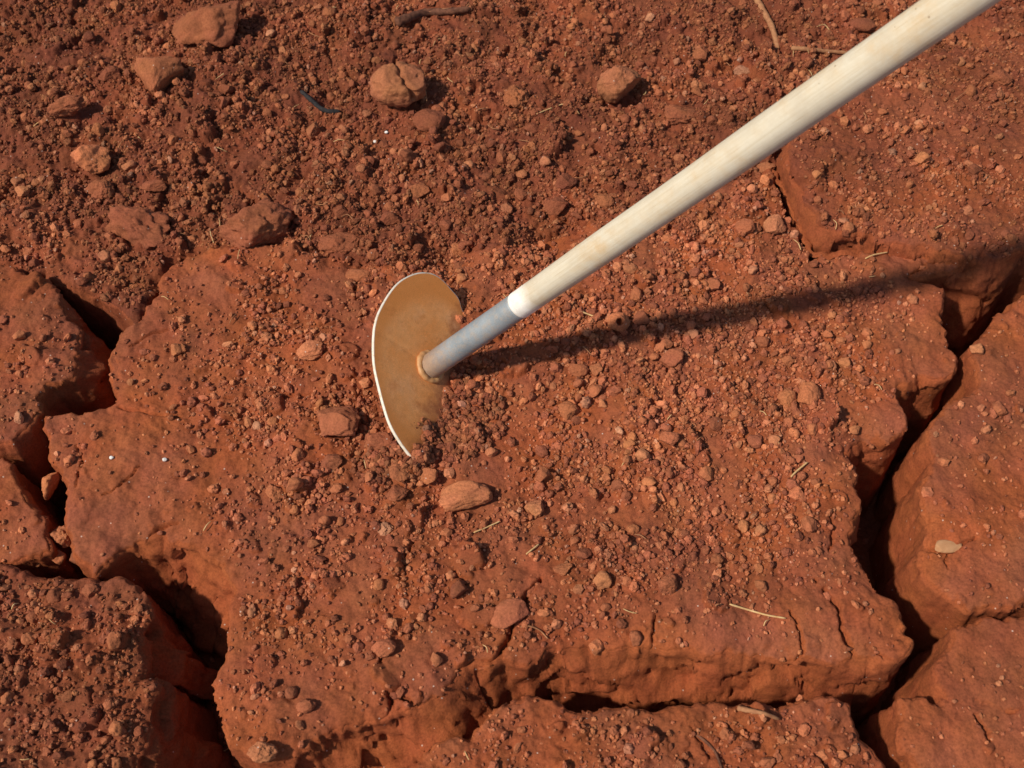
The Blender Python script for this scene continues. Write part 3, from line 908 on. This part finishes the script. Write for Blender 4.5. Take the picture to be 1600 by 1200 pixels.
# x, y, w, h in photo pixels | yaw | seed | style | height factor | buried share | label
CL = [
 (325, 42, 104, 88, 20, 11, 'block', .85, .25, 'large blocky brown clod with a sloping flat face, uphill of the triangular clod'),
 (250, 118, 76, 86, 35, 12, 'tri', .75, .25, 'triangular pinkish brown clod with one point towards the cracked plates'),
 (145, 248, 56, 58, -30, 13, 'round', .95, .08, 'orange knobbly clod lying alone on dark loose soil'),
 (622, 133, 86, 70, 5, 14, 'cleft', .95, .12, 'dark cracked clod with a deep cleft and straw on top'),
 (670, 187, 50, 44, 0, 15, 'disc', .6, .2, 'flat round clod beside the dark cleft clod'),
 (968, 131, 66, 60, 12, 116, 'block', 1.05, .12, 'squarish blocky clod casting a dark shadow on loose soil'),
 (805, 152, 42, 48, 50, 17, 'knob', .7, .3, 'irregular two-lobed clod between the cleft clod and the blocky clod'),
 (218, 355, 104, 88, -20, 18, 'soft', .75, .33, 'large dusty mound-like clod half sunk in loose soil'),
 (402, 350, 110, 92, 30, 19, 'soft', .70, .33, 'large dusty orange lump just behind the big cracked plate'),
 (104, 165, 56, 42, 25, 20, 'soft', .8, .3, 'dark rounded lump with deep shadow on the dark loose soil'),
 (172, 116, 34, 32, 0, 21, 'round', .8, .3, 'rounded clod close beside the triangular clod'),
 (157, 296, 44, 38, 0, 22, 'soft', .7, .3, 'dull brown rounded lump next to the orange knobbly clod'),
 (240, 290, 38, 24, 15, 23, 'flat', .7, .25, 'thin wedge-shaped flake on dark loose soil above the dusty mound'),
 (530, 382, 64, 42, 8, 24, 'soft', .75, .4, 'broad lump with black hollows around it behind the blade'),
 (562, 428, 42, 26, 10, 25, 'flat', .5, .4, 'low crusty lump at the back edge of the big plate, near the blade'),
 (485, 547, 40, 34, 35, 26, 'flat', .7, .2, 'bright orange angular flake left on the crust behind the blade'),
 (531, 659, 68, 60, 12, 27, 'block', .75, .2, 'biggest bright orange angular clod beside the blade'),
 (725, 774, 80, 52, 18, 28, 'bean', .8, .15, 'kidney-shaped pale clod lying in front of the blade tip'),
 (592, 691, 40, 34, 10, 29, 'round', .8, .25, 'pinkish clod touching the lower rim of the blade'),
 (624, 741, 32, 30, 0, 30, 'block', .8, .25, 'angular crumb just below the tip of the blade'),
 (620, 770, 36, 32, 30, 31, 'block', .75, .2, 'rounded pale clod in the crumb pile below the blade tip'),
 (668, 744, 32, 28, 15, 32, 'block', .75, .25, 'grey-pink clod between the blade tip and the kidney-shaped clod'),
 (518, 722, 34, 30, 0, 33, 'round', .75, .3, 'dull lump in the crumb pile below the biggest orange clod'),
 (793, 958, 64, 48, 28, 34, 'plate', .5, .2, 'flat pale orange flake beside a crack near the plate front'),
 (828, 924, 30, 20, 0, 35, 'flat', .6, .3, 'small pale lump just behind the flat pale orange flake'),
 (600, 1013, 38, 30, 20, 36, 'flat', .8, .15, 'small orange wedge-shaped clod standing at a crack in the plate'),
 (1043, 910, 30, 34, 0, 37, 'round', .9, .2, 'upright rounded clod standing apart on smooth crust'),
 (835, 796, 30, 32, 0, 38, 'round', .8, .2, 'single round clod beyond the kidney-shaped clod'),
 (1045, 686, 30, 28, 0, 39, 'round', .9, .15, 'smooth round pinkish clod among the crumbs in mid plate'),
 (1245, 773, 30, 26, 10, 40, 'block', .8, .2, 'angular orange clod near the plate edge by the wide crack'),
 (1050, 561, 36, 32, 0, 41, 'round', .8, .25, 'largest rounded clod along the handle shadow'),
 (904, 578, 32, 26, 0, 42, 'round', .8, .25, 'rounded clod at the sunny edge of the handle shadow'),
 (888, 640, 32, 34, 40, 43, 'flat', .7, .25, 'brown angular clod among crumbs near the smooth scraped patch'),
 (1001, 497, 26, 26, 0, 44, 'round', .9, .2, 'upright rounded clod beside the clod with a hole'),
 (1263, 618, 38, 44, 5, 45, 'block', .8, .3, 'upright square block in a pair at the plate, the larger one'),
 (1230, 622, 30, 34, -10, 46, 'block', .7, .35, 'upright block in a pair at the plate, the smaller one'),
 (1350, 38, 42, 28, -15, 47, 'disc', .5, .25, 'flat oval clod lying just above the wooden handle'),
 (1064, 178, 52, 36, 0, 48, 'soft', .6, .35, 'broad pinkish lump on loose soil above the handle'),
 (1090, 86, 30, 28, 0, 49, 'round', .7, .3, 'round pinkish clod near the thick curved root'),
 (1166, 100, 34, 20, 10, 50, 'flat', .7, .3, 'narrow pale flake between the thick root and the handle'),
 (1562, 122, 36, 32, 0, 51, 'soft', .7, .35, 'rounded lump on the raised plate beyond the handle'),
 (1482, 853, 42, 22, 5, 52, 'pale', .4, .55, 'yellowish oval stone set flush in the plate across the wide crack'),
 (1164, 353, 30, 28, 0, 53, 'round', .8, .25, 'rounded clod below the handle, paired with a bigger lump'),
 (1210, 353, 36, 36, 20, 54, 'block', .8, .3, 'orange lump at the crumbly rim of the narrow crack'),
 (1196, 262, 30, 20, 20, 55, 'flat', .7, .2, 'thin orange flake at the top of the narrow crack'),
 (478, 1102, 30, 26, 30, 56, 'round', .8, .2, 'pale pinkish oval pebble on the plate front'),
 (455, 1082, 20, 22, 0, 57, 'round', .8, .2, 'small round crumb beside the pale pinkish oval pebble'),
 (420, 1190, 48, 34, 0, 58, 'soft', .9, .2, 'pale lump fallen at the foot of the big plate'),
 (78, 755, 26, 52, -25, 59, 'flat', .9, .1, 'long orange chip standing in the crack between plates'),
 (98, 836, 32, 44, 0, 60, 'soft', .9, .1, 'dark lump lodged in the crack between plates'),
 (54, 872, 26, 28, 0, 61, 'round', .9, .1, 'round crumb wedged in the crack, outermost of three'),
 (90, 872, 26, 24, 0, 62, 'round', .9, .1, 'round crumb wedged in the crack, middle one of three'),
 (122, 870, 24, 30, 0, 63, 'round', .9, .1, 'round crumb wedged in the crack, innermost of three beside the big plate'),
 (84, 930, 28, 28, 0, 64, 'round', .8, .25, 'rounded clod near the back rim of the crumbly plate'),
 (140, 925, 32, 26, 0, 65, 'flat', .8, .25, 'flat-topped crumb at the back rim of the crumbly plate'),
 (610, 341, 32, 26, 0, 67, 'flat', .7, .25, 'pale flat-bottomed clod on loose soil behind the blade'),
 (533, 330, 28, 28, 0, 68, 'block', .8, .3, 'pinkish block on loose soil behind the broad lump'),
 (636, 242, 24, 28, 0, 69, 'block', .9, .2, 'upright pale block standing alone on loose soil'),
 (350, 160, 20, 22, 0, 70, 'block', .9, .2, 'small angular clod with pale side near a dark twig'),
 (490, 203, 22, 34, -10, 71, 'flat', .7, .25, 'small upright orange flake below the black twig'),
 (885, 284, 34, 24, 20, 72, 'flat', .8, .2, 'tilted orange-brown flake with straw beside it'),
 (870, 322, 38, 30, 25, 73, 'block', .8, .3, 'lump with a shadowed side close below the tilted flake'),
 (945, 315, 30, 28, 0, 74, 'round', .7, .3, 'orange rounded clod close above the handle'),
 (830, 200, 26, 20, 0, 75, 'round', .7, .3, 'small pinkish oval clod below the two-lobed clod'),
 (655, 300, 34, 32, 0, 76, 'round', .7, .35, 'purplish rounded clod in loose soil behind the blade'),
 (880, 890, 30, 22, 10, 77, 'round', .7, .3, 'rounded lump sitting on a fine crack in the plate'),
 (1180, 690, 26, 26, 0, 78, 'round', .8, .25, 'pair-less orange crumb near a grey flake, mid plate'),
 (600, 828, 30, 26, 0, 79, 'soft', .7, .35, 'brown lump near the top of a hairline crack'),
 (430, 770, 30, 34, 30, 80, 'soft', .7, .4, 'small crusty ridge lump on the smooth side of the plate'),
 (300, 30, 0, 0, 0, 0, '', 0, 0, ''),
]
ST = {'block': dict(cuts=12, keep=.45, rough=.10), 'tri': dict(cuts=5, keep=.62, rough=.10), 'round': dict(cuts=11, keep=.54, rough=.11), 'cleft': dict(cuts=7, keep=.7, rough=.10, mid_=.35),
      'disc': dict(cuts=7, keep=.78, rough=.07), 'knob': dict(cuts=7, keep=.6, rough=.25), 'soft': dict(cuts=9, keep=.55, rough=.19), 'flat': dict(cuts=10, keep=.48, rough=.11),
      'bean': dict(cuts=7, keep=.68, rough=.10, bend=-.42), 'plate': dict(cuts=11, keep=.46, rough=.06), 'pale': dict(cuts=6, keep=.8, rough=.06)}
taken = []

def tone_at(x, y):
    x = np.atleast_1d(x); y = np.atleast_1d(y)
    j = np.clip(np.searchsorted(gx, x), 0, NX - 1); i = np.clip(np.searchsorted(gy, y), 0, NY - 1)
    return 1.06 - 0.42 * loose[i, j]

for (x, y, w, h, yaw, seed, st, hf, bury, label) in CL:
    if not w: continue
    g = on_ground(x, y, 0.008)
    s = depth(g) / FPX
    sx = w * s * 1.05
    sz = h * s * hf * 0.95
    sy = max(0.4 * sx, (h * s - 0.45 * sz * math.cos(PITCH)) / math.sin(PITCH))
    v, f = rock(seed, 4 if w > 28 else 3, **ST[st])
    if st == 'tri':
        v[:, 0] *= np.clip(0.72 + 0.95 * v[:, 1], 0.25, 1.1)
        v[:, 0] /= np.ptp(v[:, 0])
        v = v[:, [0, 1, 2]]
    c_, s_ = math.cos(R_(yaw)), math.sin(R_(yaw))
    lift = sz * (0.5 - bury)
    p = on_ground(x, y, lift)
    if 'crack between' in label or 'wedged' in label or 'dark pit' in label:
        lv = -0.040
        p = at(x, y, lv + lift); p[2] = lv
    if st == 'tri': c_, s_ = 1, 0
    q = v * (sx, sy, sz)
    q = np.stack([q[:, 0] * c_ - q[:, 1] * s_, q[:, 0] * s_ + q[:, 1] * c_, q[:, 2]], 1)
    q[:, 0] *= sx / np.ptp(q[:, 0]); q[:, 1] *= sy / np.ptp(q[:, 1])
    me = np_mesh('clod', q + (0, 0, sz * (0.5 - bury)), f)
    o = obj('clod', me, M_PALE if st == 'pale' else M_BRIGHT if ('orange' in label.split(' lump')[0] or 'kidney-shaped pale' in label) and 'beside the pale' not in label and (y > 450 or 'knobbly clod' in label) and 'next to' not in label else M_DULL if tone_at(p[0], p[1]) < 0.86 else M_CLOD)
    o.location = p
    tag(o, label, 'stone' if st == 'pale' else 'clod')
    taken.append((p[0], p[1], 0.5 * max(sx, sy)))

# the clod with the round insect hole: a lump with a short open tube
p = on_ground(967, 503, 0.006)
v, f = rock(91, 4, cuts=6, keep=.7, rough=.12)
q = v * (0.026, 0.023, 0.020)
d = CC - (p + np.array([0, 0, .006])); d /= np.linalg.norm(d)
d = d + np.array([0.15, 0.05, 0]); d /= np.linalg.norm(d)
al = q @ d; rad = np.linalg.norm(q - al[:, None] * d, axis=1)
in_ = (al > 0) & (rad < 0.0042)
q = np.where(in_[:, None], q - d * (0.013 * smooth(0.0042, 0.0026, rad))[:, None], q)
rim_ = (al > 0) & (rad >= 0.0042) & (rad < 0.0068)
q = np.where(rim_[:, None], q + d * (0.0022 * np.sin(np.clip((rad - 0.0042) / 0.0026, 0, 1) * np.pi))[:, None], q)
o = obj('clod', np_mesh('clod', q + (0, 0, 0.006), f), M_CLOD)
o.location = p
tag(o, 'clod with a small round hole bored in it, below the handle', 'clod')
taken.append((p[0], p[1], 0.014))

LM = {0: [('the triangular clod', 250, 118), ('the dark cleft clod', 622, 135), ('the squarish blocky clod', 968, 133), ('the dusty mound-like clod', 218, 355),
          ('the thick curved root', 1200, 40), ('the dusty orange lump', 402, 350), ('the broad lump behind the blade', 530, 382), ('the black charred twig', 505, 170),
          ('the orange knobbly clod', 145, 250), ('the strip of bark', 680, 22), ('the tilted flake with straw', 885, 284), ('the pale flat-bottomed clod', 610, 341), ('the big blocky clod', 325, 42)],
      1: [('the handle shadow', 1200, 490), ('the blade tip', 640, 735), ('the kidney-shaped clod', 740, 800), ('the front edge of the big plate', 1050, 985), ('the two white stone chips', 215, 718),
          ('the narrow crack under the handle', 1200, 340), ('the pair of upright blocks', 1246, 630), ('the clod with a hole', 950, 490), ('the hairline crack', 636, 880), ('the bright orange flake', 485, 547),
          ('the flat pale orange flake', 793, 958), ('the smooth round pinkish clod', 1045, 686), ('the angular clod by the wide crack', 1245, 773), ('the pale pinkish oval pebble', 478, 1102),
          ('the upright rounded clod on smooth crust', 1043, 910), ('the socket of the hoe', 760, 560), ('the biggest bright orange clod', 531, 659)],
      2: [('the long shadowed pit wall', 60, 500)], 3: [('the long orange chip in the crack', 20, 780)], 4: [('the pit edge of the crumbly plate', 120, 1050)], 5: [('the dark bent rootlet', 1000, 1160)],
      6: [('the lobe-shaped plate', 1550, 1030)], 7: [('the small pale-rimmed plate', 1500, 1150)], 8: [('the yellowish stone set in the plate', 1500, 750)], 9: [('the raised plate beyond the handle', 1450, 250)]}

def landmark(x, y):
    o = max(0, int(region_weight(np.array([x]), np.array([y]))[0][0]))
    u, v = pix(x, y)
    return min(LM[o], key=lambda m: (m[1] - u) ** 2 + (m[2] - v) ** 2)[0]


# ------------------------------------------------------------------ crumbs: the largest loose ones singly
protos = []
for k in range(14):
    v, f = rock(300 + k, 3, cuts=int(rng.integers(10, 15)), keep=rng.uniform(.42, .6), rough=rng.uniform(.07, .13))
    protos.append((v, f))
protos = [np_mesh('soil_crumb', v, f) for v, f in protos] + [np_mesh('soil_crumb', v, f) for v, f in protos]
for k, me in enumerate(protos): me.materials.append(M_CLOD if k < 14 else M_DARK)
pts = sample_points(2200)
CB = np.array([(x, y) for x, y in pts])
u, vv = pix(CB[:, 0], CB[:, 1])
ok = (u > 5) & (u < 1595) & (vv > 5) & (vv < 1195)
n = 0
for (x, y), g_ in zip(CB, ok):
    if not g_ or n >= 290: continue
    r = 0.0048 + 0.0042 * rng.random() ** 2.0
    if any((x - a) ** 2 + (y - b) ** 2 < (c + r * 0.7) ** 2 for a, b, c in taken): continue
    # clear of the blade and socket
    rel = np.array([x, y, float(height(x, y))]) - S
    if abs(rel @ BN) < 0.012 and abs(rel @ BG) < 0.12: continue
    taken.append((x, y, r * 0.8))
    o = obj('soil_crumb', protos[n % 14 + (14 if tone_at(x, y) < 0.86 and n % 3 else 0)])
    sc = 2 * r * rng.uniform(.8, 1.15, 3); sc[2] *= 0.85
    o.scale = sc
    o.rotation_euler = (rng.uniform(-.4, .4), rng.uniform(-.4, .4), rng.uniform(0, 6.28))
    o.location = (x, y, float(height(x, y)) + sc[2] * 0.22)
    lm = landmark(x, y)
    tag(o, 'small loose rounded crumb of red soil near ' + lm, 'soil crumb', 'loose soil crumbs near ' + lm)
    n += 1

# ------------------------------------------------------------------ finer grit: uncountable, one object
N = 105000
gp = np.vstack([sample_points(int(N * .93)), sample_points(int(N * .07))])
gs = 0.0022 * (1 - rng.uniform(0, 0.9965, len(gp))) ** -0.37          # diameters, power law
gs = np.clip(gs, 0.0017, 0.0105)
# heap of crumbs scraped up by the blade
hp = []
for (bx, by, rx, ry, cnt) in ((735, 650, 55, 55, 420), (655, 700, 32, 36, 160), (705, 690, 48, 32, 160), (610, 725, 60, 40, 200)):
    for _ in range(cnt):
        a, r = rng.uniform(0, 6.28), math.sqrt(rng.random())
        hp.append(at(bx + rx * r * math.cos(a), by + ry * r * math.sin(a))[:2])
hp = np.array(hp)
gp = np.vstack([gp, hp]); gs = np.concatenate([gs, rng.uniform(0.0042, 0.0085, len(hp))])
keep = np.ones(len(gp), bool)
for a, b, c in taken:
    keep &= (gp[:, 0] - a) ** 2 + (gp[:, 1] - b) ** 2 > (c * 0.75) ** 2
heap_grain = np.arange(len(gp)) >= len(gp) - len(hp)          # grains of the heap, toned darker than the other grit
gp, gs, heap_grain = gp[keep], gs[keep], heap_grain[keep]
gz = height(gp[:, 0], gp[:, 1]) + gs * np.where(gs < 0.003, 0.05, 0.22)
me = bpy.data.meshes.new('loose_grit')
me.vertices.add(len(gp))
me.vertices.foreach_set('co', np.stack([gp[:, 0], gp[:, 1], gz], 1).astype(np.float32).ravel())
def pattr(nm, typ, arr, key):
    a = me.attributes.new(nm, typ, 'POINT'); a.data.foreach_set(key, arr.ravel())
pattr('rot', 'FLOAT_VECTOR', rng.uniform(0, 6.28, (len(gp), 3)).astype(np.float32), 'vector')
pattr('scl', 'FLOAT_VECTOR', (gs[:, None] * rng.uniform(.28, .64, (len(gp), 3))).astype(np.float32), 'vector')
tn = np.where(heap_grain, 0.70, 1.0) * np.clip(tone_at(gp[:, 0], gp[:, 1]) * rng.uniform(.75, 1.30, len(gp)), .45, 1.3)
tn = tn.astype(np.float32)
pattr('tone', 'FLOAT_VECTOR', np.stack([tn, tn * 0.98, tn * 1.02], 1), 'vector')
pattr('pick', 'INT', rng.integers(0, 8, len(gp)).astype(np.int32), 'value')
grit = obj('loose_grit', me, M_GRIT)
tag(grit, 'fine loose grains of red soil strewn over the cracked plates', 'soil', kind='stuff')
ng = bpy.data.node_groups.new('grit_nodes', 'GeometryNodeTree')
ng.interface.new_socket('Geometry', in_out='INPUT', socket_type='NodeSocketGeometry')
ng.interface.new_socket('Geometry', in_out='OUTPUT', socket_type='NodeSocketGeometry')
gi = ng.nodes.new('NodeGroupInput'); go = ng.nodes.new('NodeGroupOutput')
jn = ng.nodes.new('GeometryNodeJoinGeometry')
L = ng.links.new
for k in range(8):
    ic = ng.nodes.new('GeometryNodeMeshIcoSphere'); ic.inputs['Radius'].default_value = 1.0; ic.inputs['Subdivisions'].default_value = 2 if k < 5 else 3
    no = ng.nodes.new('ShaderNodeTexNoise'); no.noise_dimensions = '4D'
    no.inputs['W'].default_value = 3.7 * k; no.inputs['Scale'].default_value = 1.5; no.inputs['Detail'].default_value = 3.0; no.inputs['Roughness'].default_value = 0.6
    vm = ng.nodes.new('ShaderNodeVectorMath'); vm.operation = 'SUBTRACT'; vm.inputs[1].default_value = (.5, .5, .5)
    vs_ = ng.nodes.new('ShaderNodeVectorMath'); vs_.operation = 'SCALE'; vs_.inputs['Scale'].default_value = 1.9
    sp = ng.nodes.new('GeometryNodeSetPosition')
    sh = ng.nodes.new('GeometryNodeSetShadeSmooth'); sh.inputs['Shade Smooth'].default_value = k >= 5
    sm = ng.nodes.new('GeometryNodeSetMaterial'); sm.inputs['Material'].default_value = M_GRIT
    ti = ng.nodes.new('GeometryNodeGeometryToInstance')
    L(no.outputs['Color'], vm.inputs[0]); L(vm.outputs[0], vs_.inputs[0]); L(ic.outputs[0], sp.inputs['Geometry']); L(vs_.outputs[0], sp.inputs['Offset'])
    L(sp.outputs[0], sh.inputs[0]); L(sh.outputs[0], sm.inputs[0]); L(sm.outputs[0], ti.inputs[0]); L(ti.outputs[0], jn.inputs[0])
ip = ng.nodes.new('GeometryNodeInstanceOnPoints'); ip.inputs['Pick Instance'].default_value = True
def nattr(nm, dt):
    a = ng.nodes.new('GeometryNodeInputNamedAttribute'); a.data_type = dt; a.inputs['Name'].default_value = nm; return a.outputs[0]
L(gi.outputs[0], ip.inputs['Points']); L(jn.outputs[0], ip.inputs['Instance'])
L(nattr('pick', 'INT'), ip.inputs['Instance Index']); L(nattr('rot', 'FLOAT_VECTOR'), ip.inputs['Rotation']); L(nattr('scl', 'FLOAT_VECTOR'), ip.inputs['Scale'])
L(ip.outputs[0], go.inputs[0])
md = grit.modifiers.new('grit', 'NODES'); md.node_group = ng


# ------------------------------------------------------------------ twigs, roots, straw, white grit
def strand(name, pxs, r0, r1, mat, label, cat, lift=0.0025, sides=6, wob=0.0, group=None, arch=0.0):
    P = []
    k = len(pxs)
    for q, (x, y) in enumerate(pxs):
        g = on_ground(x, y, lift)
        P.append((g[0], g[1], g[2] + lift + arch * math.sin(math.pi * q / max(1, k - 1))))
    P = np.array(P)
    # resample smoothly
    t = np.linspace(0, k - 1, max(4, 5 * (k - 1) + 1))
    Q = []
    for s in t:
        i = min(int(s), k - 2); f = s - i
        p0, p1, p2, p3 = P[max(i - 1, 0)], P[i], P[i + 1], P[min(i + 2, k - 1)]
        Q.append(0.5 * (2 * p1 + (p2 - p0) * f + (2 * p0 - 5 * p1 + 4 * p2 - p3) * f * f + (3 * p1 - p0 - 3 * p2 + p3) * f ** 3))
    Q = np.array(Q)
    o_ = Q[0].copy(); Q = Q - o_
    vs, fs = [], []
    for q in range(len(Q)):
        T = Q[min(q + 1, len(Q) - 1)] - Q[max(q - 1, 0)]; T = T / (np.linalg.norm(T) + 1e-9)
        A = np.cross(T, (0, 0, 1)); A /= np.linalg.norm(A) + 1e-9; B = np.cross(A, T)
        f = q / (len(Q) - 1); r = (r0 + (r1 - r0) * f) * (1 + wob * math.sin(q * 2.1) * rng.uniform(.5, 1))
        if q in (0, len(Q) - 1): r *= 0.6
        for s in range(sides):
            a = 2 * math.pi * s / sides
            vs.append(tuple(Q[q] + r * (A * math.cos(a) + B * math.sin(a))))
    for q in range(len(Q) - 1):
        for s in range(sides):
            fs.append((q * sides + s, q * sides + (s + 1) % sides, (q + 1) * sides + (s + 1) % sides, (q + 1) * sides + s))
    fs.append(tuple(range(sides))[::-1]); fs.append(tuple(range((len(Q) - 1) * sides, len(Q) * sides)))
    me = bpy.data.meshes.new(name); me.from_pydata(vs, [], fs)
    for p in me.polygons: p.use_smooth = True
    o = obj(name, me, mat); o.location = o_
    return tag(o, label, cat, group)

strand('twig', [(618, 36), (640, 28), (665, 20), (700, 18), (735, 14)], .0075, .0040, M_BARK, 'dark curled strip of bark lying on loose soil', 'twig', .004, 8, .15)
strand('root', [(668, 19), (700, 13), (722, 15), (734, 4)], .0011, .0007, M_ROOT, 'thin pale root curling over the dark strip of bark', 'root', .008)
strand('root', [(1178, -8), (1192, 16), (1206, 42), (1216, 76)], .0050, .0036, M_ROOT, 'thick curved brown root lying on loose soil above the handle', 'root', .003, 8, .12)
strand('root', [(1236, 75), (1262, 77), (1292, 80), (1330, 83)], .0036, .0024, M_ROOT, 'straight brown root running towards the handle', 'root', .0025, 7, .12)
strand('twig', [(470, 142), (488, 158), (506, 172), (532, 175)], .0028, .0034, M_CHAR, 'short black charred twig on loose soil', 'twig', .003, 7, .15)
strand('straw', [(1140, 944), (1170, 953), (1198, 961), (1228, 966)], .0011, .0009, M_STRAW, 'long straight straw on the front part of the big plate', 'straw')
strand('root', [(1152, 1106), (1170, 1110), (1194, 1115), (1218, 1124)], .0028, .0016, M_ROOT, 'brown root lying across the rim of the front crack', 'root', .004, 7, .1)
strand('root', [(1086, 1146), (1104, 1160), (1118, 1176), (1128, 1202)], .0016, .0012, M_BARK, 'dark bent rootlet on the front plate', 'root')
strand('straw', [(300, 1204), (322, 1190), (342, 1178), (362, 1166)], .0011, .0008, M_STRAW, 'pale grass stem lying over the black crack', 'straw', .006)
strand('straw', [(1352, 404), (1366, 398), (1388, 394)], .0011, .0008, M_STRAW, 'pale straw at the foot of the raised plate', 'straw', .003)
strand('straw', [(905, 178), (885, 162), (838, 178)], .0009, .0007, M_STRAW, 'bent golden straw on loose soil above the handle', 'straw', .003)
strand('straw', [(906, 486), (922, 492), (938, 498)], .0011, .0009, M_STRAW, 'short pale straw near the clod with a hole', 'straw', .004)
strand('straw', [(740, 832), (760, 824), (782, 814)], .0009, .0008, M_STRAW, 'short straw on crust beyond the kidney-shaped clod', 'straw')
strand('straw', [(822, 866), (832, 858), (842, 850)], .0009, .0008, M_STRAW, 'tiny bright straw near a fine crack in mid plate', 'straw')
strand('root', [(800, 985), (822, 978), (842, 984), (856, 998)], .0008, .0007, M_ROOT, 'thin curved rootlet beside the flat pale orange flake', 'root')
strand('straw', [(1236, 745), (1246, 735), (1262, 722)], .0011, .0009, M_STRAW, 'slanting straw beside the angular orange clod', 'straw', .004)
strand('straw', [(640, 104), (628, 112), (630, 122)], .0012, .0010, M_STRAW, 'golden straw bit on top of the cleft clod', 'straw', .026)
strand('root', [(652, 126), (664, 140), (667, 158)], .0008, .0006, M_ROOT, 'hair-thin root hanging beside the cleft clod', 'root', .016)
for k, (x, y) in enumerate([(175, 716), (258, 719), (586, 222), (604, 208)]):
    v, f = rock(500 + k, 2, cuts=7, keep=.6, rough=.05)
    p = on_ground(x, y, 0.001)
    me = np_mesh('white_grit', v * (.0050, .0040, .0036) + (0, 0, .0010), f)
    o = obj('white_grit', me, M_WHITE); o.location = p + np.array([0, 0, .0015])
    tag(o, ['white stone chip on the smooth side of the big plate, the duller one', 'brightest white stone chip on the smooth side of the big plate',
            'white stone chip on loose soil near the purplish clod', 'tiny white stone chip on loose soil below the round flat clod'][k], 'stone chip')
k = 0
sp_ = sample_points(400)
for x, y in sp_:
    u_, v_ = pix(x, y)
    if not (10 < u_ < 1590 and 10 < v_ < 1190) or k >= 90: continue
    a, l = rng.uniform(0, 6.28), rng.uniform(8, 26)
    b = rng.normal() * 0.25 * l
    dx, dy = math.cos(a) * l, math.sin(a) * l * 0.8
    hs = [on_ground(u_ + t * dx / 2, v_ + t * dy / 2, .0035)[2] for t in (-1, -.5, 0, .5, 1)]
    if max(hs) - min(hs) > 0.010: continue
    lm = landmark(x, y)
    strand('straw', [(u_ - dx / 2, v_ - dy / 2), (u_ - dy / l * b * .4, v_ + dx / l * b * .4), (u_ + dx / 2, v_ + dy / 2)], rng.uniform(.0005, .0008), .0004, M_STRAW if rng.random() < .6 else M_ROOT,
           'thin short dry plant fibre on the soil near ' + lm, 'straw', .0035, 5, group='dry fibres near ' + lm, arch=.0015)
    k += 1
